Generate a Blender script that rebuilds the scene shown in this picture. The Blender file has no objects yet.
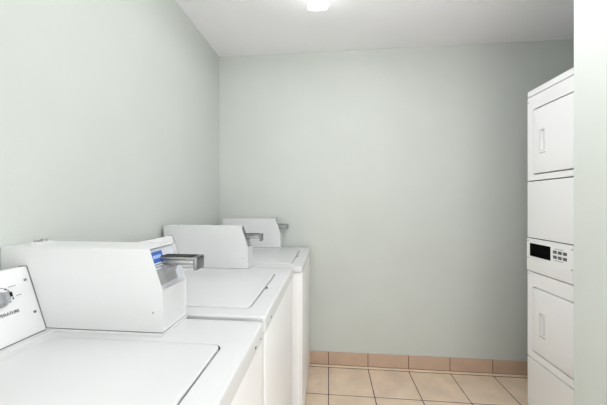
import bpy, bmesh, math, random
from mathutils import Vector, Matrix
random.seed(4)
scn = bpy.context.scene
COL = scn.collection

# ------------------------------------------------------------------ camera
YAW = math.atan(25/274.0)
cam_d = bpy.data.cameras.new('camera'); cam = bpy.data.objects.new('camera', cam_d); COL.objects.link(cam)
cam.location = (0, 0, 1.264)
cam.rotation_euler = (math.pi/2, 0, YAW)
cam_d.sensor_width = 36; cam_d.lens = 36*274/607.0; cam_d.clip_start = 0.02
cam_d.shift_y = 0.5/607
scn.camera = cam

# ------------------------------------------------------------------ light
w = bpy.data.worlds.new('world'); scn.world = w; w.use_nodes = True
bg = w.node_tree.nodes['Background']; bg.inputs[0].default_value = (0.95, 0.98, 1, 1); bg.inputs[1].default_value = 1.0
def area(name, loc, rot, sx, sy, power, col=(1, 1, 1), spread=math.pi):
    d = bpy.data.lights.new(name, 'AREA'); d.shape = 'RECTANGLE'; d.size = sx; d.size_y = sy
    d.energy = power; d.color = col; d.spread = spread
    o = bpy.data.objects.new(name, d); COL.objects.link(o); o.location = loc; o.rotation_euler = rot
    return o
DOORWAY_FILL = area('doorway_fill', (-0.04, -2.80, 0.95), (math.radians(108), 0, 0), 1.5, 1.7, 33, (0.97, 0.985, 1.0))  # added fill light at a made-up doorway behind the camera
SIDE_FILL = area('side_fill', (.885, .05, 1.0), (0, math.radians(90), 0), 1.8, .7, 4.6, (0.98, 0.99, 1.0))  # added fill from the right, set in a made-up glazed door
LEFT_FILL = area('left_fill', (-1.0, -.35, 1.55), (0, math.radians(-90), 0), 1.1, 1.1, 11, (0.98, 0.99, 1.0), math.radians(115))  # added fill from the left, set in a made-up window
LAMP_W = 5.5          # diffuser emission, ceiling lamp above the washers
FILL_LAMP_W = 10.0         # diffuser emission, wider fill lamp added out of view
scn.view_settings.view_transform = 'Standard'
scn.view_settings.look = 'None'
scn.view_settings.gamma = 1
scn.view_settings.exposure = 0.04
scn.view_settings.use_curve_mapping = False

# ------------------------------------------------------------------ materials
def lin(c):
    return tuple(((x/255)/12.92 if x/255 <= .04045 else ((x/255+.055)/1.055)**2.4) for x in c) + (1,)
def mat(name, rgb, rough=.5, metal=0, noise=0.0, nscale=8, bump=0.0, bscale=200, coat=0, emit=None, es=0):
    m = bpy.data.materials.new(name); m.use_nodes = True
    nt = m.node_tree; b = nt.nodes['Principled BSDF']
    b.inputs['Base Color'].default_value = lin(rgb); b.inputs['Roughness'].default_value = rough
    b.inputs['Metallic'].default_value = metal; b.inputs['Coat Weight'].default_value = coat
    tc = nt.nodes.new('ShaderNodeTexCoord')
    if noise:
        n = nt.nodes.new('ShaderNodeTexNoise'); n.inputs['Scale'].default_value = nscale; n.inputs['Detail'].default_value = 5
        nt.links.new(tc.outputs['Object'], n.inputs['Vector'])
        r = nt.nodes.new('ShaderNodeValToRGB')
        c = lin(rgb); r.color_ramp.elements[0].position = .3; r.color_ramp.elements[1].position = .7
        r.color_ramp.elements[0].color = tuple(x*(1-noise) for x in c[:3])+(1,)
        r.color_ramp.elements[1].color = tuple(min(1, x*(1+noise)) for x in c[:3])+(1,)
        nt.links.new(n.outputs['Fac'], r.inputs[0]); nt.links.new(r.outputs[0], b.inputs['Base Color'])
    if bump:
        n = nt.nodes.new('ShaderNodeTexNoise'); n.inputs['Scale'].default_value = bscale
        nt.links.new(tc.outputs['Object'], n.inputs['Vector'])
        bp = nt.nodes.new('ShaderNodeBump'); bp.inputs['Strength'].default_value = bump; bp.inputs['Distance'].default_value = .002
        nt.links.new(n.outputs['Fac'], bp.inputs['Height']); nt.links.new(bp.outputs[0], b.inputs['Normal'])
    if emit:
        b.inputs['Emission Color'].default_value = lin(emit); b.inputs['Emission Strength'].default_value = es
    return m
M = dict(
    wall=mat('sage_wall_paint', (202, 206, 200), .75, noise=.02, nscale=3, bump=.12, bscale=120),
    ceiling=mat('ceiling_paint', (248, 247, 250), .9, noise=.015, nscale=3, bump=.15, bscale=90),
    tile=mat('floor_tile', (230, 208, 184), .45, noise=.10, nscale=7),
    basetile=mat('baseboard_tile', (196, 168, 146), .45, noise=.07, nscale=9),
    grout=mat('dark_grout', (66, 40, 24), .9, noise=.1, nscale=40),
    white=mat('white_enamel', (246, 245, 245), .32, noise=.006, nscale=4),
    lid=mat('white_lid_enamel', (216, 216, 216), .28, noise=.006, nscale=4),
    panel=mat('white_console_panel', (232, 232, 232), .35, noise=.004, nscale=4),
    case=mat('coin_case_steel_paint', (221, 221, 221), .42, noise=.01, nscale=6, bump=.05, bscale=300),
    steel=mat('brushed_steel', (176, 176, 176), .32, 1, noise=.06, nscale=60),
    dsteel=mat('dull_steel', (140, 140, 142), .4, .9, noise=.06, nscale=60),
    plate=mat('grey_plate', (165, 165, 166), .4, .3, noise=.04, nscale=30),
    dark=mat('dark_gap', (34, 34, 34), .8, noise=.05, nscale=30),  # near-black: paints shade into gaps; also used for slots and dial marks
    shade_grey=mat('seam_shade_label_grey', (120, 120, 120), .8, noise=.05, nscale=30),  # grey for shade painted along joints, and for the plain price labels
    black=mat('black_display', (2, 2, 2), .9, noise=.05, nscale=30),
    button=mat('grey_button', (96, 97, 99), .5, noise=.03, nscale=30),
    ink=mat('grey_ink', (105, 105, 108), .6, noise=.02, nscale=30),
    knob=mat('knob_grey', (168, 170, 172), .35, .25, noise=.03, nscale=30),
    blue=mat('blue_label', (52, 92, 168), .4, noise=.06, nscale=60),
    stickertext=mat('sticker_text', (150, 172, 214), .5, noise=.05, nscale=80),
    lblwhite=mat('pale_label', (205, 208, 216), .5, noise=.04, nscale=60),
    handle=mat('handle_plastic', (222, 222, 222), .45, noise=.01, nscale=10),
    diff=mat('lamp_diffuser', (245, 245, 245), .5, noise=.01, nscale=4, emit=(249, 251, 255), es=LAMP_W),
    diff_fill=mat('fill_lamp_diffuser', (245, 245, 245), .5, noise=.01, nscale=4, emit=(249, 251, 255), es=FILL_LAMP_W),  # glow of the added fill lamp
    rubber=mat('black_rubber', (30, 30, 30), .8, noise=.05, nscale=30),
    glass=mat('frosted_glass', (235, 240, 240), .6, noise=.01, nscale=10),
    wood=mat('door_frame_paint', (225, 226, 222), .5, noise=.01, nscale=10),
)

M['black'].node_tree.nodes['Principled BSDF'].inputs['Specular IOR Level'].default_value = .1
# ------------------------------------------------------------------ helpers
def link(name, bm, m, parent=None, smooth=True, ms=None, loc=None):
    bmesh.ops.recalc_face_normals(bm, faces=bm.faces)
    me = bpy.data.meshes.new(name); bm.to_mesh(me); bm.free()
    for x in (ms or [m]): me.materials.append(x)
    o = bpy.data.objects.new(name, me); COL.objects.link(o)
    if parent: o.parent = parent
    if loc: o.location = loc
    if smooth:
        me.shade_smooth()
        try: me.set_sharp_from_angle(angle=math.radians(32))
        except Exception: pass
    return o
def root(name, loc, label, cat, group=None):
    o = bpy.data.objects.new(name, None); COL.objects.link(o); o.location = loc; o.empty_display_size = .1
    o['label'] = label; o['category'] = cat
    if group: o['group'] = group
    return o
def struct(name, bm, m, **k):
    o = link(name, bm, m, **k); o['kind'] = 'structure'; return o
def box(bm, x0, x1, y0, y1, z0, z1, bev=0, seg=2, mi=0):
    r = bmesh.ops.create_cube(bm, size=1)
    vs = r['verts']
    for v in vs:
        v.co = Vector((x0+(v.co.x+.5)*(x1-x0), y0+(v.co.y+.5)*(y1-y0), z0+(v.co.z+.5)*(z1-z0)))
    fs = set(f for v in vs for f in v.link_faces)
    for f in fs: f.material_index = mi
    if bev:
        es = list(set(e for v in vs for e in v.link_edges))
        bmesh.ops.bevel(bm, geom=es, offset=bev, segments=seg, profile=.5, affect='EDGES', material=-1)
    return bm
def boxb(*a, **k): return box(bmesh.new(), *a, **k)
def rrect(x0, x1, y0, y1, r, nside=24, nc=6, bump=None):
    """closed loop, fixed count, in 2D. bump=(yc, half, amount) pushes the +x side outwards."""
    r = max(r, 1e-5); P = []
    def seg(a, b):
        for i in range(nside): t = i/nside; P.append((a[0]+(b[0]-a[0])*t, a[1]+(b[1]-a[1])*t))
    def arc(cx, cy, a0):
        for i in range(nc): a = a0+(math.pi/2)*i/nc; P.append((cx+r*math.cos(a), cy+r*math.sin(a)))
    seg((x0+r, y0), (x1-r, y0)); arc(x1-r, y0+r, -math.pi/2)
    seg((x1, y0+r), (x1, y1-r)); arc(x1-r, y1-r, 0)
    seg((x1-r, y1), (x0+r, y1)); arc(x0+r, y1-r, math.pi/2)
    seg((x0, y1-r), (x0, y0+r)); arc(x0+r, y0+r, math.pi)
    if bump:
        yc, h, am = bump
        P = [((x+am*max(0, min(1, 2.5*(1-abs(y-yc)/h))), y) if x > x1-1e-4 and abs(y-yc) < h else (x, y)) for x, y in P]
    return P
def skin(bm, loops, cap0=True, cap1=True, fn=None, mi=None):
    """loops: list of (pts2d, height); fn maps (u,v,h) to a point"""
    fn = fn or (lambda u, v, h: (u, v, h)); rows = []
    for pts, h in loops: rows.append([bm.verts.new(fn(p[0], p[1], h)) for p in pts])
    n = len(rows[0])
    for k in range(len(rows)-1):
        for i in range(n):
            f = bm.faces.new((rows[k][i], rows[k][(i+1) % n], rows[k+1][(i+1) % n], rows[k+1][i]))
            if mi: f.material_index = mi[k]
    if cap0: bm.faces.new(rows[0])
    if cap1: bm.faces.new(rows[-1])
    return bm
def slab(bm, x0, x1, y0, y1, z0, z1, r, e, fn=None, nc=6):
    """rounded slab with rounded top edge e"""
    L = [(rrect(x0, x1, y0, y1, r, 1, nc), z0)]
    for i in range(4):
        a = math.pi/2*i/3; d = e*(1-math.cos(a)); h = z1-e+e*math.sin(a)
        L.append((rrect(x0+d, x1-d, y0+d, y1-d, max(r-d, .0005), 1, nc), h))
    return skin(bm, L, fn=fn)
def prism(bm, prof, y0, y1):
    a = [bm.verts.new((x, y0, z)) for x, z in prof]; b = [bm.verts.new((x, y1, z)) for x, z in prof]
    n = len(prof); fs = [bm.faces.new(a), bm.faces.new(b)]
    for i in range(n): fs.append(bm.faces.new((a[i], a[(i+1) % n], b[(i+1) % n], b[i])))
    return fs
def disc(bm, c, n, r, h, seg=20, r2=None, ch=0.15):
    """short cylinder from point c along n, chamfered top"""
    n = Vector(n).normalized(); q = n.to_track_quat('Z', 'Y').to_matrix(); c = Vector(c); rows = []
    r2 = r if r2 is None else r2
    for rr, hh in ((r, 0), (r2, h*(1-ch)), (r2*(1-ch), h)):
        rows.append([bm.verts.new(c+q @ Vector((rr*math.cos(2*math.pi*i/seg), rr*math.sin(2*math.pi*i/seg), hh))) for i in range(seg)])
    for k in range(2):
        for i in range(seg): bm.faces.new((rows[k][i], rows[k][(i+1) % seg], rows[k+1][(i+1) % seg], rows[k+1][i]))
    bm.faces.new(rows[0]); bm.faces.new(rows[-1]); return bm
def screw(c, n, parent, r=.004, m=None):
    bm = disc(bmesh.new(), c, n, r, r*.45, 12)
    n = Vector(n).normalized(); q = n.to_track_quat('Z', 'Y').to_matrix()
    # slot ridge
    vs = bmesh.ops.create_cube(bm, size=1)['verts']
    for v in vs: v.co = Vector(c)+q @ Vector((v.co.x*r*1.5, v.co.y*r*.3, r*.42+v.co.z*r*.12))
    return link('screw', bm, m or M['dsteel'], parent)
def text_mesh(name, s, size, mtx, m, parent, width=None, center=True):
    cu = bpy.data.curves.new(name+'_font', 'FONT'); cu.body = s; cu.size = size; cu.extrude = .0003
    cu.align_x = 'CENTER'; cu.align_y = 'CENTER'
    t = bpy.data.objects.new(name, cu); COL.objects.link(t)
    bpy.context.view_layer.update()
    me = bpy.data.meshes.new_from_object(t.evaluated_get(bpy.context.evaluated_depsgraph_get()))
    bpy.data.objects.remove(t); bpy.data.curves.remove(cu)
    xs = [v.co.x for v in me.vertices]; sc = width/(max(xs)-min(xs)) if width else 1
    for v in me.vertices: v.co.x *= sc
    me.transform(mtx); me.materials.clear(); me.materials.append(m); me.name = name
    o = bpy.data.objects.new(name, me); COL.objects.link(o); o.parent = parent
    return o
def frame(o, r, u, n):
    """matrix with x=r, y=u, z=n at o"""
    m = Matrix((r, u, n)).transposed().to_4x4(); m.translation = Vector(o); return m

# ------------------------------------------------------------------ room
XL, XS, XR = -0.96, 0.888, 1.95
YB, YS, YF, H = 2.135, 1.085, -2.90, 2.44
T = .12
# the left wall runs very slightly out of square, as in the place
wl = lambda y_: -0.877-.0135*(YB-y_)
bm = bmesh.new()
def wseg(y0_, y1_, z0, z1):
    q_ = [(wl(y0_)-T, y0_), (wl(y0_), y0_), (wl(y1_), y1_), (wl(y1_)-T, y1_)]
    a_ = [bm.verts.new((x, y, z0)) for x, y in q_]; b_ = [bm.verts.new((x, y, z1)) for x, y in q_]
    bm.faces.new(a_); bm.faces.new(b_)
    for i in range(4): bm.faces.new((a_[i], a_[(i+1) % 4], b_[(i+1) % 4], b_[i]))
VY0, VY1, VZ0, VZ1 = -.95, .25, .95, 2.15      # opening of an added, unseen window beside the camera, for fill light
wseg(VY1, YB+T, 0, H); wseg(YF-T, VY0, 0, H); wseg(VY0, VY1, 0, VZ0); wseg(VY0, VY1, VZ1, H)
struct('wall_left', bm, M['wall'], smooth=False)
struct('wall_back', boxb(-.877, XR+T, YB, YB+T, 0, H), M['wall'], smooth=False)
struct('wall_right', boxb(XR, XR+T, YS-T, YB, 0, H), M['wall'], smooth=False)
# the entrance passage wall and its return: one L-shaped wall with a rounded outer corner
bm = bmesh.new()
r = .006
WY0, WY1, WZ0, WZ1 = -.36, .46, .0, 2.04     # opening of an added, unseen glazed side door, for fill light
pts = [(XS+T, WY1), (XS+T, YS-T), (XR, YS-T), (XR, YS)]
pts += [(XS+r-r*math.sin(a), YS-r+r*math.cos(a)) for a in [math.pi/2*i/5 for i in range(6)]]
pts += [(XS, WY1)]
a_ = [bm.verts.new((x, y, 0)) for x, y in pts]; b_ = [bm.verts.new((x, y, H)) for x, y in pts]
bm.faces.new(a_); bm.faces.new(b_)
for i in range(len(pts)): bm.faces.new((a_[i], a_[(i+1) % len(pts)], b_[(i+1) % len(pts)], b_[i]))
box(bm, XS, XS+T, YF-T, WY0, 0, H); box(bm, XS, XS+T, WY0, WY1, WZ1, H)
struct('wall_entrance_side', bm, M['wall'])
bm = bmesh.new()
for a in ((WY0, WY0+.04, WZ0, WZ1), (WY1-.04, WY1, WZ0, WZ1), (WY0+.04, WY1-.04, WZ0, WZ0+.04), (WY0+.04, WY1-.04, WZ1-.04, WZ1), (WY0+.04, WY1-.04, .90, 1.00)):
    box(bm, XS+.04, XS+.09, a[0], a[1], a[2], a[3], .003)
box(bm, XS+.063, XS+.067, WY0+.03, WY1-.03, WZ0+.03, WZ1-.03, mi=1)
struct('added_door_1', bm, None, ms=[M['wood'], M['glass']])  # added glazed door, unseen, built around the side fill light
bm = bmesh.new()
for a in ((VY0, VY0+.04, VZ0, VZ1), (VY1-.04, VY1, VZ0, VZ1), (VY0+.04, VY1-.04, VZ0, VZ0+.04), (VY0+.04, VY1-.04, VZ1-.04, VZ1), (VY0+.04, VY1-.04, 1.53, 1.57)):
    box(bm, -1.06, -1.02, a[0], a[1], a[2], a[3], .003)
box(bm, -1.042, -1.038, VY0+.03, VY1-.03, VZ0+.03, VZ1-.03, mi=1)
struct('added_window_1', bm, None, ms=[M['wood'], M['glass']])  # added window, unseen, built around the left fill light
# unseen front wall; its doorway is added to let fill light in
DX0, DX1, DZ = -0.84, 0.76, 2.22
bm = bmesh.new()
box(bm, XL, DX0, YF-T, YF, 0, H); box(bm, DX1, XS, YF-T, YF, 0, H); box(bm, DX0, DX1, YF-T, YF, DZ, H)
struct('wall_front', bm, M['wall'], smooth=False)
bm = bmesh.new()
for a in ((DX0, DX0+.03, 0, DZ), (DX1-.03, DX1, 0, DZ), (DX0+.03, DX1-.03, DZ-.03, DZ)):
    box(bm, a[0], a[1], YF-T-.01, YF+.012, a[2], a[3], .003)
struct('added_doorway_trim_1', bm, M['wood'])  # frame of the added, unseen doorway
struct('ceiling', boxb(XL-T, XR+T, YF-T, YB+T, H, H+.1), M['ceiling'], smooth=False)
# floor: grout bed with single tiles, 0.30 m grid
bm = boxb(XL-T, XR+T, YF-T, YB+T, -.12, -.0012, mi=1)
g = .0024
ys = [2.118-.300*k for k in range(0, 19)]
for i in range(-3, 7):
    for j in range(18):
        x0, x1, y1, y0 = max(XL, i*.3), min(XR, i*.3+.3), ys[j], ys[j+1]
        if y1 < YF: continue
        if x1-x0 < .02: continue
        if x0 > XS and y1 < YS: continue
        box(bm, x0+g, x1-g, max(y0, YF)+g, y1-g, -.01, 0, .0015, 1)
struct('floor', bm, None, ms=[M['tile'], M['grout']], smooth=False)
# tile baseboards
def baseboard(name, x0, x1, y0, y1, axis, inward):
    """axis 'x' runs along x at wall y0; strip projects by inward"""
    bm = bmesh.new(); t = .009; hb = .113
    a, b = (x0, x1) if axis == 'x' else (y0, y1)
    k0 = math.floor(a/.3)
    def bx(s, e, d0, d1, z0, z1, bev, mi):
        if axis == 'x': box(bm, s, e, min(y0+d0*inward, y0+d1*inward), max(y0+d0*inward, y0+d1*inward), z0, z1, bev, 1, mi)
        else: box(bm, min(x0+d0*inward, x0+d1*inward), max(x0+d0*inward, x0+d1*inward), s, e, z0, z1, bev, 1, mi)
    bx(a, b, 0, t-.003, 0, hb-.002, 0, 1)
    for k in range(k0, int(b/.3)+2):
        s, e = max(a, k*.3), min(b, k*.3+.3)
        if e-s < .02: continue
        bx(s+.0022, e-.0022, .001, t, .016, hb, .0015, 0)
        bx(s, e, .001, .018, 0, .0125, .003, 2)
    return struct(name, bm, None, ms=[M['basetile'], M['grout'], M['tile']], smooth=False)
baseboard('baseboard_back', -.877, XR, YB, YB, 'x', -1)
baseboard('baseboard_right', XS, XS, YF, YS, 'y', -1)

# ------------------------------------------------------------------ ceiling lamps
def ceiling_lamp(xc, y0, y1, m, label, w_=.114, hh=.089):
    t = root('ceiling_lamp', (xc, (y0+y1)/2, H), label, 'ceiling lamp', 'wraparound ceiling lamps')
    L = (y1-y0)/2
    link('mounting_plate', boxb(-w_*.42, w_*.42, -L+.01, L-.01, -.012, 0, .002), M['white'], t)
    # wraparound diffuser: shallow rounded underside, slightly crowned ends
    bm = bmesh.new(); N = 16
    prof = [(-w_/2, -.010)]
    for i in range(N+1):
        s = -1+2*i/N; prof.append((w_/2*s, -hh+.006*abs(s)**2.5+(.006 if abs(s) == 1 else 0)))
    prof.append((w_/2, -.010))
    rows = []
    for y, sc in ((-L, .985), (-L+.003, 1), (L-.003, 1), (L, .985)):
        rows.append([bm.verts.new((x*sc, y, z if z > -.02 else z*sc)) for x, z in prof])
    n = len(prof)
    for k in range(3):
        for i in range(n): bm.faces.new((rows[k][i], rows[k][(i+1) % n], rows[k+1][(i+1) % n], rows[k+1][i]))
    bm.faces.new(rows[0]); bm.faces.new(rows[-1])
    link('diffuser', bm, m, t)
    return t
ceiling_lamp(-.058, .94, 1.55, M['diff'], 'lit white wraparound lamp on the ceiling above the washers')
ceiling_lamp(.45, .15, 1.35, M['diff_fill'], 'added unseen fill lamp, a wider wraparound on the ceiling beside the entrance', w_=.24, hh=.085)  # unseen lamp added to even out the brightness

# ------------------------------------------------------------------ washers
DK = .920              # deck height
W = .645               # width along y
XB = -.672             # back of the machine, measured from its front edge
CON = dict(b0=-.568, b1=-.628, h=.172)     # console foot and top edge x
def washer(fx, y0, label, lip=.047, case=(.53, .65), lug=None, case_front=-.239, blue=False, case_back=-.678, sdz=-.018, sdy=.022, sx=.064):
    t = root('washing_machine', (fx, y0, 0), label, 'washing machine', 'top-loading coin washers')
    back = XB
    # cabinet: rounded vertical corners
    bm = bmesh.new(); c = .018
    skin(bm, [(rrect(back, -.012, .006, W-.006, c, 1, 6), .022), (rrect(back, -.012, .006, W-.006, c, 1, 6), DK-lip-.004)])
    cab = link('cabinet', bm, M['white'], t)
    # front panel, a shallow pan lapped over the cabinet front
    bm = bmesh.new()
    slab(bm, .016, W-.016, .03, DK-lip-.006, 0, .009, .010, .004, fn=lambda u, v, h: (-.0125+h, u, v))
    link('front_panel', bm, M['white'], t)
    # dark strip painting in the shade of the gap below the deck
    link('seam_shade', boxb(back+.01, -.016, .010, W-.010, DK-lip-.006, DK-lip+.004), M['dark'], t)
    for fx_ in (-.06, back+.06):
        for fy in (.06, W-.06):
            link('foot', disc(bmesh.new(), (fx_, fy, 0), (0, 0, 1), .022, .024, 16), M['rubber'], t)
    # deck with a well for the lid
    lx0, lx1, ly0, ly1 = -.516, -.070, W-.145-.435, W-.145
    NS = 40
    R = lambda x0, x1, y0_, y1_, r, bump=None: rrect(x0, x1, y0_, y1_, r, NS, 6, bump)
    bm = bmesh.new(); e = .007; L = [(R(back, 0, 0, W, .012), DK-lip)]
    for i in range(5):
        a = math.pi/2*i/4; d = e*(1-math.cos(a)); L.append((R(back+d, -d, d, W-d, .012), DK-e+e*math.sin(a)))
    bpn = ((ly0+ly1)/2, .020, .009)
    gp = .0035
    L.append((R(lx0-gp-.012, lx1+gp+.012, ly0-gp-.012, ly1+gp+.012, .03), DK))
    L.append((R(lx0-gp-.002, lx1+gp+.002, ly0-gp-.002, ly1+gp+.002, .02, bpn), DK))
    L.append((R(lx0-gp, lx1+gp, ly0-gp, ly1+gp, .018, bpn), DK-.002))
    L.append((R(lx0-gp, lx1+gp, ly0-gp, ly1+gp, .018, bpn), DK-.016))
    skin(bm, L)
    bm.faces.ensure_lookup_table()
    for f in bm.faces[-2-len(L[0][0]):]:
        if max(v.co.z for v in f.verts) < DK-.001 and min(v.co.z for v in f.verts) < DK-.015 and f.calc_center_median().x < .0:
            if all(lx0-.02 < v.co.x < lx1+.03 for v in f.verts): f.material_index = 1  # well walls painted dark for the shade in the lid gap
    link('deck', bm, None, t, ms=[M['lid'], M['dark']])
    # lid
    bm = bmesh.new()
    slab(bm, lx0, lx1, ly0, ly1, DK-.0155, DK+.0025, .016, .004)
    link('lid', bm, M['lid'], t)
    # slots and screws in the front lip
    for yy in (.085, W-.085):
        link('lip_slot', boxb(-.004, .0006, yy-.0055, yy+.0055, DK-lip+.010, DK-lip+.017, .001, 1), M['dark'], t)
        screw((0, yy+(.05 if yy > .3 else -.05), DK-lip+.012), (1, 0, 0), t, .0025)
    # console along the back
    hb = DK+.0005; cy0, cy1 = .006, case[0]-.0015
    bm = bmesh.new()
    prof = [(back+.012, hb), (back+.012, hb+CON['h']-.012), (back+.02, hb+CON['h']-.002), (CON['b1']-.004, hb+CON['h']),
            (CON['b1'], hb+CON['h']-.003), (CON['b0'], hb)]
    prism(bm, prof, cy0, cy1)
    con = link('console', bm, M['panel'], t)
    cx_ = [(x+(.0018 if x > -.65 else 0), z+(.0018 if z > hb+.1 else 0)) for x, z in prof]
    bm = bmesh.new(); prism(bm, cx_, cy1, cy1+.0014); link('shade_grey', bm, M['shade_grey'], con, smooth=False)  # grey sheet standing in for the shaded joint at the console end
    link('foot_shade', boxb(CON['b0']-.004, CON['b0']+.0022, cy0, cy1, hb, hb+.0042), M['shade_grey'], con)  # grey strip painting the shade line along the console foot
    bm = bmesh.new()   # rim at foot of the console, a low ridge pressed into the deck
    prism(bm, [(CON['b0']-.004, hb-.003), (CON['b0']-.004, hb+.003), (CON['b0']+.022, hb+.003), (CON['b0']+.027, hb-.003)], cy0, cy1)
    link('console_ledge', bm, M['lid'], t)
    up = Vector((CON['b1']-CON['b0'], 0, CON['h'])).normalized(); rt = Vector((0, 1, 0)); nn = rt.cross(up)
    def on(y, h): # point on slanted face, height above the deck
        return Vector((CON['b0']+(CON['b1']-CON['b0'])*h/CON['h'], y, hb+h))
    for hh in (.139, .0555):
        screw(on(cy1-.013, hh), nn, con, .0036)
        screw(on(cy0+.013, hh), nn, con, .0036)
    ky, kh = .453, .107
    # dial: skirted knob with a grip bar, an arc, ticks and its name
    bm = bmesh.new(); K = on(ky, kh)
    disc(bm, K, nn, .0195, .005, 32); 
    disc(bm, K+nn*.004, nn, .0165, .016, 8, r2=.014)
    vs = bmesh.ops.create_cube(bm, size=1)['verts']
    for v in vs: v.co = K+rt*(v.co.x*.007)+up*(v.co.y*.028)+nn*(.020+v.co.z*.016)
    kn = link('knob', bm, M['knob'], con)
    vs_ = bmesh.new(); c_ = bmesh.ops.create_cube(vs_, size=1)['verts']
    for v in c_: v.co = K+rt*(.011+v.co.x*.0025)+up*(.006+v.co.y*.011)+nn*(.020+v.co.z*.010)
    link('pointer', vs_, M['dark'], kn)
    bm = bmesh.new(); q = 22
    ring = []
    for i in range(q+1):
        a = math.radians(150-160*i/q)
        ring.append([bm.verts.new(K+rt*(rr*math.cos(a))+up*(rr*math.sin(a))+nn*.0006) for rr in (.0290, .0302)])
    for i in range(q): bm.faces.new((ring[i][0], ring[i][1], ring[i+1][1], ring[i+1][0]))
    bmesh.ops.solidify(bm, geom=bm.faces[:], thickness=.0004)
    for a in (150, 110, 50, -10):
        a = math.radians(a); disc(bm, K+rt*.0296*math.cos(a)+up*.0296*math.sin(a), nn, .0017, .0009, 10)
    link('dial_marks', bm, M['dark'], con)
    for (dr, du, ln) in ((.034, .026, .016), (.043, .000, .011), (-.034, .026, .014)):
        bm = bmesh.new(); c_ = bmesh.ops.create_cube(bm, size=1)['verts']
        for v in c_: v.co = K+rt*(dr+v.co.x*ln)+up*(du+v.co.y*.0014)+nn*(.0004+v.co.z*.0004)
        link('scale_mark', bm, M['ink'], con)
    text_mesh('lettering', 'TEMPERATURE', .0115, frame(on(.457, kh-.036)+nn*.0006, rt, up, nn), M['ink'], con, width=.060)
    # ---- coin meter case across the back of the deck
    a, b = case; F = case_front; S = F-.036; hc = .2235
    bm = bmesh.new()
    # sheet metal hood, sloped front opening
    fs = prism(bm, [(case_back, hb+.0075), (case_back, hb+hc), (S, hb+hc), (F, hb+.117), (F, hb+.0075)], a, b)
    bmesh.ops.recalc_face_normals(bm, faces=bm.faces)
    slope = fs[2+2]; front = fs[2+3]
    r_ = bmesh.ops.inset_region(bm, faces=[slope], thickness=.004)
    nrm = Vector((.1065, 0, .036)).normalized()
    bmesh.ops.translate(bm, verts=list(slope.verts), vec=-nrm*.012)
    r_ = bmesh.ops.inset_region(bm, faces=[front], thickness=.007)
    bmesh.ops.translate(bm, verts=list(front.verts), vec=Vector((-.003, 0, 0)))
    cs = link('coin_case', bm, M['case'], t, smooth=False)
    cs['label'] = 'tall painted steel coin case with a sloped front'
    link('flange', boxb(case_back, F+.004, a-.004, b+.001, hb-.001, hb+.005, .001, 1), M['case'], cs)
    link('shade_grey', boxb(case_back+.002, F-.0015, a+.0012, b-.002, hb+.005, hb+.0076), M['shade_grey'], cs)  # grey layer painting the shaded gap under the case
    screw((F-.026, a, hb+.058), (0, -1, 0), cs, .0028, M['plate'])
    if not blue: screw((case_back+.06, (a+b)/2, hb+hc), (0, 0, 1), cs, .004)
    mid = (a+b)/2; wd = (b-a)
    sdir = Vector((F-S, 0, .117-hc)).normalized()         # down the slope
    O = Vector((S, 0, hb+hc))-nrm*.012
    def strip(name, s0, s1, q0, q1, th, m, par):
        bm = bmesh.new(); c_ = bmesh.ops.create_cube(bm, size=1)['verts']
        for v in c_: v.co = O+sdir*(s0+(v.co.x+.5)*(s1-s0))+Vector((0, q0+(v.co.y+.5)*(q1-q0), 0))+nrm*(v.co.z+.5)*th
        return link(name, bm, m, par, smooth=False)
    strip('face_plate', .006, .106, a+.0045, b-.0045, .003, M['lblwhite'] if blue else M['plate'], cs)
    strip('slide_plate', .058, .100, a+.010, b-.030, .006, M['plate'], cs)
    lb = strip('price_label', .010, .040, a+.006, a+.056, .0045, M['blue'] if blue else M['shade_grey'], cs)
    if blue:
        lb['label'] = 'blue sticker with pale lettering'
        strip('sticker_lettering', .020, .029, a+.013, a+.048, .0049, M['stickertext'], lb)
        strip('instruction_label', .041, .057, a+.006, a+.060, .0042, M['lblwhite'], cs)
        bm = bmesh.new()
        for k in range(2):
            for j in range(7):
                c_ = bmesh.ops.create_cube(bm, size=1)['verts']
                for v in c_: v.co = O+sdir*(.0455+k*.006+v.co.x*.003)+Vector((0, a+.010+j*.0075+v.co.y*.0055, 0))+nrm*(.0044+v.co.z*.0006)
        link('instruction_lettering', bm, M['button'], cs, smooth=False)
    # coin slide: a grooved tray running out of the slope with a turned-down grip
    z1 = hb+.1985+sdz; ya, yb = a+sdy, a+sdy+.045; x1 = F+sx; x0 = S-.03
    bm = bmesh.new()
    box(bm, x0, x1, ya, yb, z1-.007, z1, .0015, 1)
    box(bm, x0, x1-.010, ya+.004, yb-.004, z1-.023, z1-.006, .006, 3)
    sl = link('coin_slide', bm, M['steel'], t); sl['label'] = 'steel coin slide sticking out'
    bm = bmesh.new(); box(bm, x1-.010, x1, ya-.001, yb+.001, z1-.036, z1+.001, .003, 2)
    link('slide_grip', bm, M['dsteel'], sl)
    link('coin_groove', boxb(x0+.03, x1-.014, ya+.004, yb-.004, z1-.001, z1+.0012, .0004, 1), M['dark'], sl)
    # slide bracket on the face plate
    bm = bmesh.new(); prism(bm, [(S-.018, z1-.05), (S-.010, z1-.022), (S+.020, z1-.022), (S+.026, z1-.032), (S+.012, z1-.062)], ya-.004, yb+.004)
    link('slide_bracket', bm, M['plate'], cs, smooth=False)
    if lug:
        lx, ly = lug
        bm = bmesh.new(); zt = hb+hc
        prism(bm, [(lx-.012, zt), (lx-.012, zt+.004), (lx+.010, zt+.004), (lx+.016, zt)], ly-.035, ly+.030)
        link('hood_bracket', bm, M['case'], cs, smooth=False)
        link('hood_bolt', disc(bmesh.new(), (lx, ly+.012, zt+.003), (0, 0, 1), .0085, .008, 6), M['steel'], cs)
        link('hood_bolt', disc(bmesh.new(), (lx, ly-.008, zt+.003), (0, 0, 1), .0065, .007, 12), M['steel'], cs)
    return t
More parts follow.
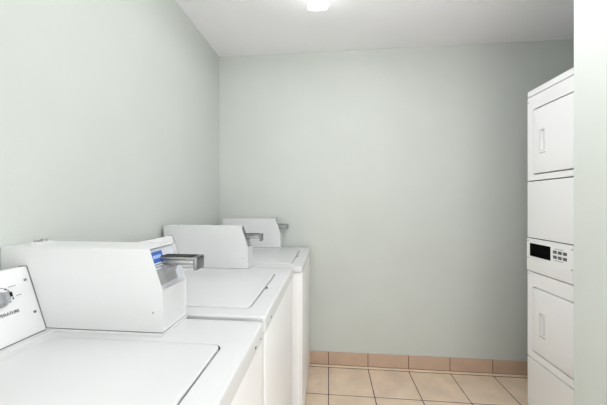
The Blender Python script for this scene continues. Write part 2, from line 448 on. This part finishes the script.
washer(-.189, .14, 'white top-loading coin washer nearest the entrance, with a blue sticker', case=(.534, .652), blue=True, lug=(-.672, .605), case_back=-.706, sdz=-.003, sdy=.040, sx=.072)
washer(-.189, .81, 'white top-loading coin washer standing in the middle of the row', case=(.563, .644), case_front=-.222, case_back=-.678)
washer(-.140, 1.475, 'white top-loading coin washer at the far end, next to the back wall', lip=.030, case=(.568, .644), case_front=-.221, sx=.052, lug=(-.262, .62), case_back=-.672)

# ------------------------------------------------------------------ stacked dryer
FX = 1.207; dy1 = 1.787; dy0 = 1.102; HT = 1.938
t = root('stacked_dryer', (FX, (dy0+dy1)/2, 0), 'tall white stacked double dryer with a black display beside the right wall', 'dryer')
o0 = (dy0+dy1)/2
fnx = lambda u, v, h: (-h, u-o0, v)        # u=world depth, v=height, h=out towards the room
y = lambda a: a-o0
link('cabinet', boxb(.022, .70, y(dy0), y(dy1), .02, HT-.038, .004), M['white'], t)
link('seam_shade', boxb(.012, .03, y(dy0)+.004, y(dy1)-.004, .03, HT-.02), M['dark'], t)  # dark backing that paints shade into the gaps between front panels
bm = bmesh.new(); slab(bm, y(dy0), y(dy1), 0, .70, HT-.036, HT, .006, .006, fn=lambda u, v, h: (v, u, h))
link('top_panel', bm, M['white'], t)
for fx_ in (.06, .64):
    for fy in (dy0+.06, dy1-.06): link('foot', disc(bmesh.new(), (fx_, y(fy), 0), (0, 0, 1), .02, .022, 16), M['rubber'], t)
def facepanel(name, z0, z1, hole=None, r=.004, m=None, out=0.0, y0_=dy0, y1_=dy1, rr=.012):
    bm = bmesh.new(); NS = 8
    R = lambda a, b, c, d, q: rrect(a, b, c, d, q, NS, 6)
    L = [(R(y0_, y1_, z0, z1, r), -.020)]
    e = .003
    for i in range(4):
        a = math.pi/2*i/3; d = e*(1-math.cos(a)); L.append((R(y0_+d, y1_-d, z0+d, z1-d, max(r-d, .0005)), out-e+e*math.sin(a)))
    if hole:
        a, b, c, d, q, depth = hole
        L.append((R(a-.001, b+.001, c-.001, d+.001, q+.001), out)); L.append((R(a, b, c, d, q), out-.001)); L.append((R(a, b, c, d, q), out-depth))
    skin(bm, L, fn=fnx)
    return link(name, bm, m or M['white'], t)
def door(name, z0, z1, hz, lab):
    a, b = dy0+.046, 1.741
    bm = bmesh.new(); NS = 8
    R = lambda a, b, c, d, q: rrect(a, b, c, d, q, NS, 6)
    L = [(R(a, b, z0, z1, .010), -.014)]; e = .005; out = .003
    for i in range(4):
        an = math.pi/2*i/3; d = e*(1-math.cos(an)); L.append((R(a+d, b-d, z0+d, z1-d, .010), out-e+e*math.sin(an)))
    h0, h1 = hz
    L += [(R(1.650, 1.683, h0, h1, .005), out), (R(1.6515, 1.6815, h0+.0015, h1-.0015, .004), out-.002), (R(1.655, 1.680, h0+.004, h1-.008, .004), out-.013)]
    skin(bm, L, fn=fnx)
    d = link(name, bm, M['white'], t); d['label'] = lab
    bm = bmesh.new(); R2 = lambda a, b, c, dd, q: rrect(a, b, c, dd, q, 6, 4)
    skin(bm, [(R2(1.6475, 1.6855, h0-.0025, h1+.0025, .006), .002), (R2(1.6475, 1.6855, h0-.0025, h1+.0025, .006), .0048),
              (R2(1.650, 1.683, h0, h1, .005), .0052), (R2(1.651, 1.682, h0+.001, h1-.001, .005), .002)], cap0=False, cap1=False, fn=fnx)
    bmesh.ops.remove_doubles(bm, verts=bm.verts, dist=1e-5)
    hd = link('handle', bm, M['handle'], d)
    bm = bmesh.new(); skin(bm, [(R2(1.655, 1.664, h0+.006, h1-.014, .002), -.011), (R2(1.655, 1.664, h0+.006, h1-.014, .002), -.001)], fn=fnx)
    link('grip', bm, M['handle'], hd)
    return d
def surround(name, z0, z1, dz0, dz1):
    # front sheet with a real opening for the door
    g2 = .006
    bm = bmesh.new(); NS = 8
    R = lambda a, b, c, d, q: rrect(a, b, c, d, q, NS, 6)
    a, b = dy0+.046, 1.741
    L = [(R(dy0, dy1, z0, z1, .004), -.020), (R(dy0, dy1, z0, z1, .004), -.002), (R(dy0+.002, dy1-.002, z0+.002, z1-.002, .004), 0),
         (R(a-g2*.35, b+g2*.35, dz0-g2, dz1+g2, .012), 0), (R(a-g2*.35, b+g2*.35, dz0-g2, dz1+g2, .012), -.020)]
    skin(bm, L, fn=fnx, cap0=False, cap1=False)
    return link(name, bm, M['white'], t)
surround('upper_front_panel', 1.3975, HT-.040, 1.436, 1.812)
door('upper_door', 1.436, 1.812, (1.567, 1.682), 'square upper dryer door')
facepanel('middle_panel', 1.0575, 1.3915)
surround('lower_front_panel', .3425, .8535, .392, .766)
door('lower_door', .392, .766, (.519, .634), 'square lower dryer door')
facepanel('bottom_panel', .035, .3365)
link('toe_kick', boxb(.04, .06, y(dy0)+.01, y(dy1)-.01, 0.001, .036), M['dark'], t)
cp = facepanel('control_panel', .8590, 1.0520, out=.004)
def fbox(name, a, b, c, d, h0, h1, m, par, bev=.0008):
    return link(name, boxb(-h1, -h0, y(a), y(b), c, d, bev, 1), m, par)
dp = fbox('display', 1.607, 1.759, .9495, 1.0255, .003, .0055, M['black'], cp)
for r_i, (c, d) in enumerate(((.994, 1.010), (.967, .983))):
    for k in range(3):
        ya = 1.588-.031*k
        fbox('button', ya-.022, ya, c, d, .003, .0065, M['button'], cp)
for (za, hh) in ((1.0175, .003), (.956, .003)):
    bm = bmesh.new()
    for k in range(9): box(bm, -.0046, -.0038, y(1.576-k*.0062), y(1.580-k*.0062), za, za+hh)
    link('lettering', bm, M['ink'], cp, smooth=False)
for zz in (.930, 1.032):
    for yy in (1.474, 1.775, 1.15, dy0+.02):
        screw((-.004, y(yy), zz+(.006 if yy > 1.7 else 0)), (-1, 0, 0), cp, .0035)
screw((0, y(1.778), .838), (-1, 0, 0), t, .0032); screw((0, y(1.778), 1.868), (-1, 0, 0), t, .0032)
# maker's mark under each handle: a short row of tiny illegible letters
for zz in (1.550, .503):
    bm = bmesh.new()
    for k in range(7): box(bm, -.0036, -.0026, y(1.645+k*.0062), y(1.6492+k*.0062), zz-.003, zz+.003)
    link('lettering', bm, M['plate'], t, smooth=False)
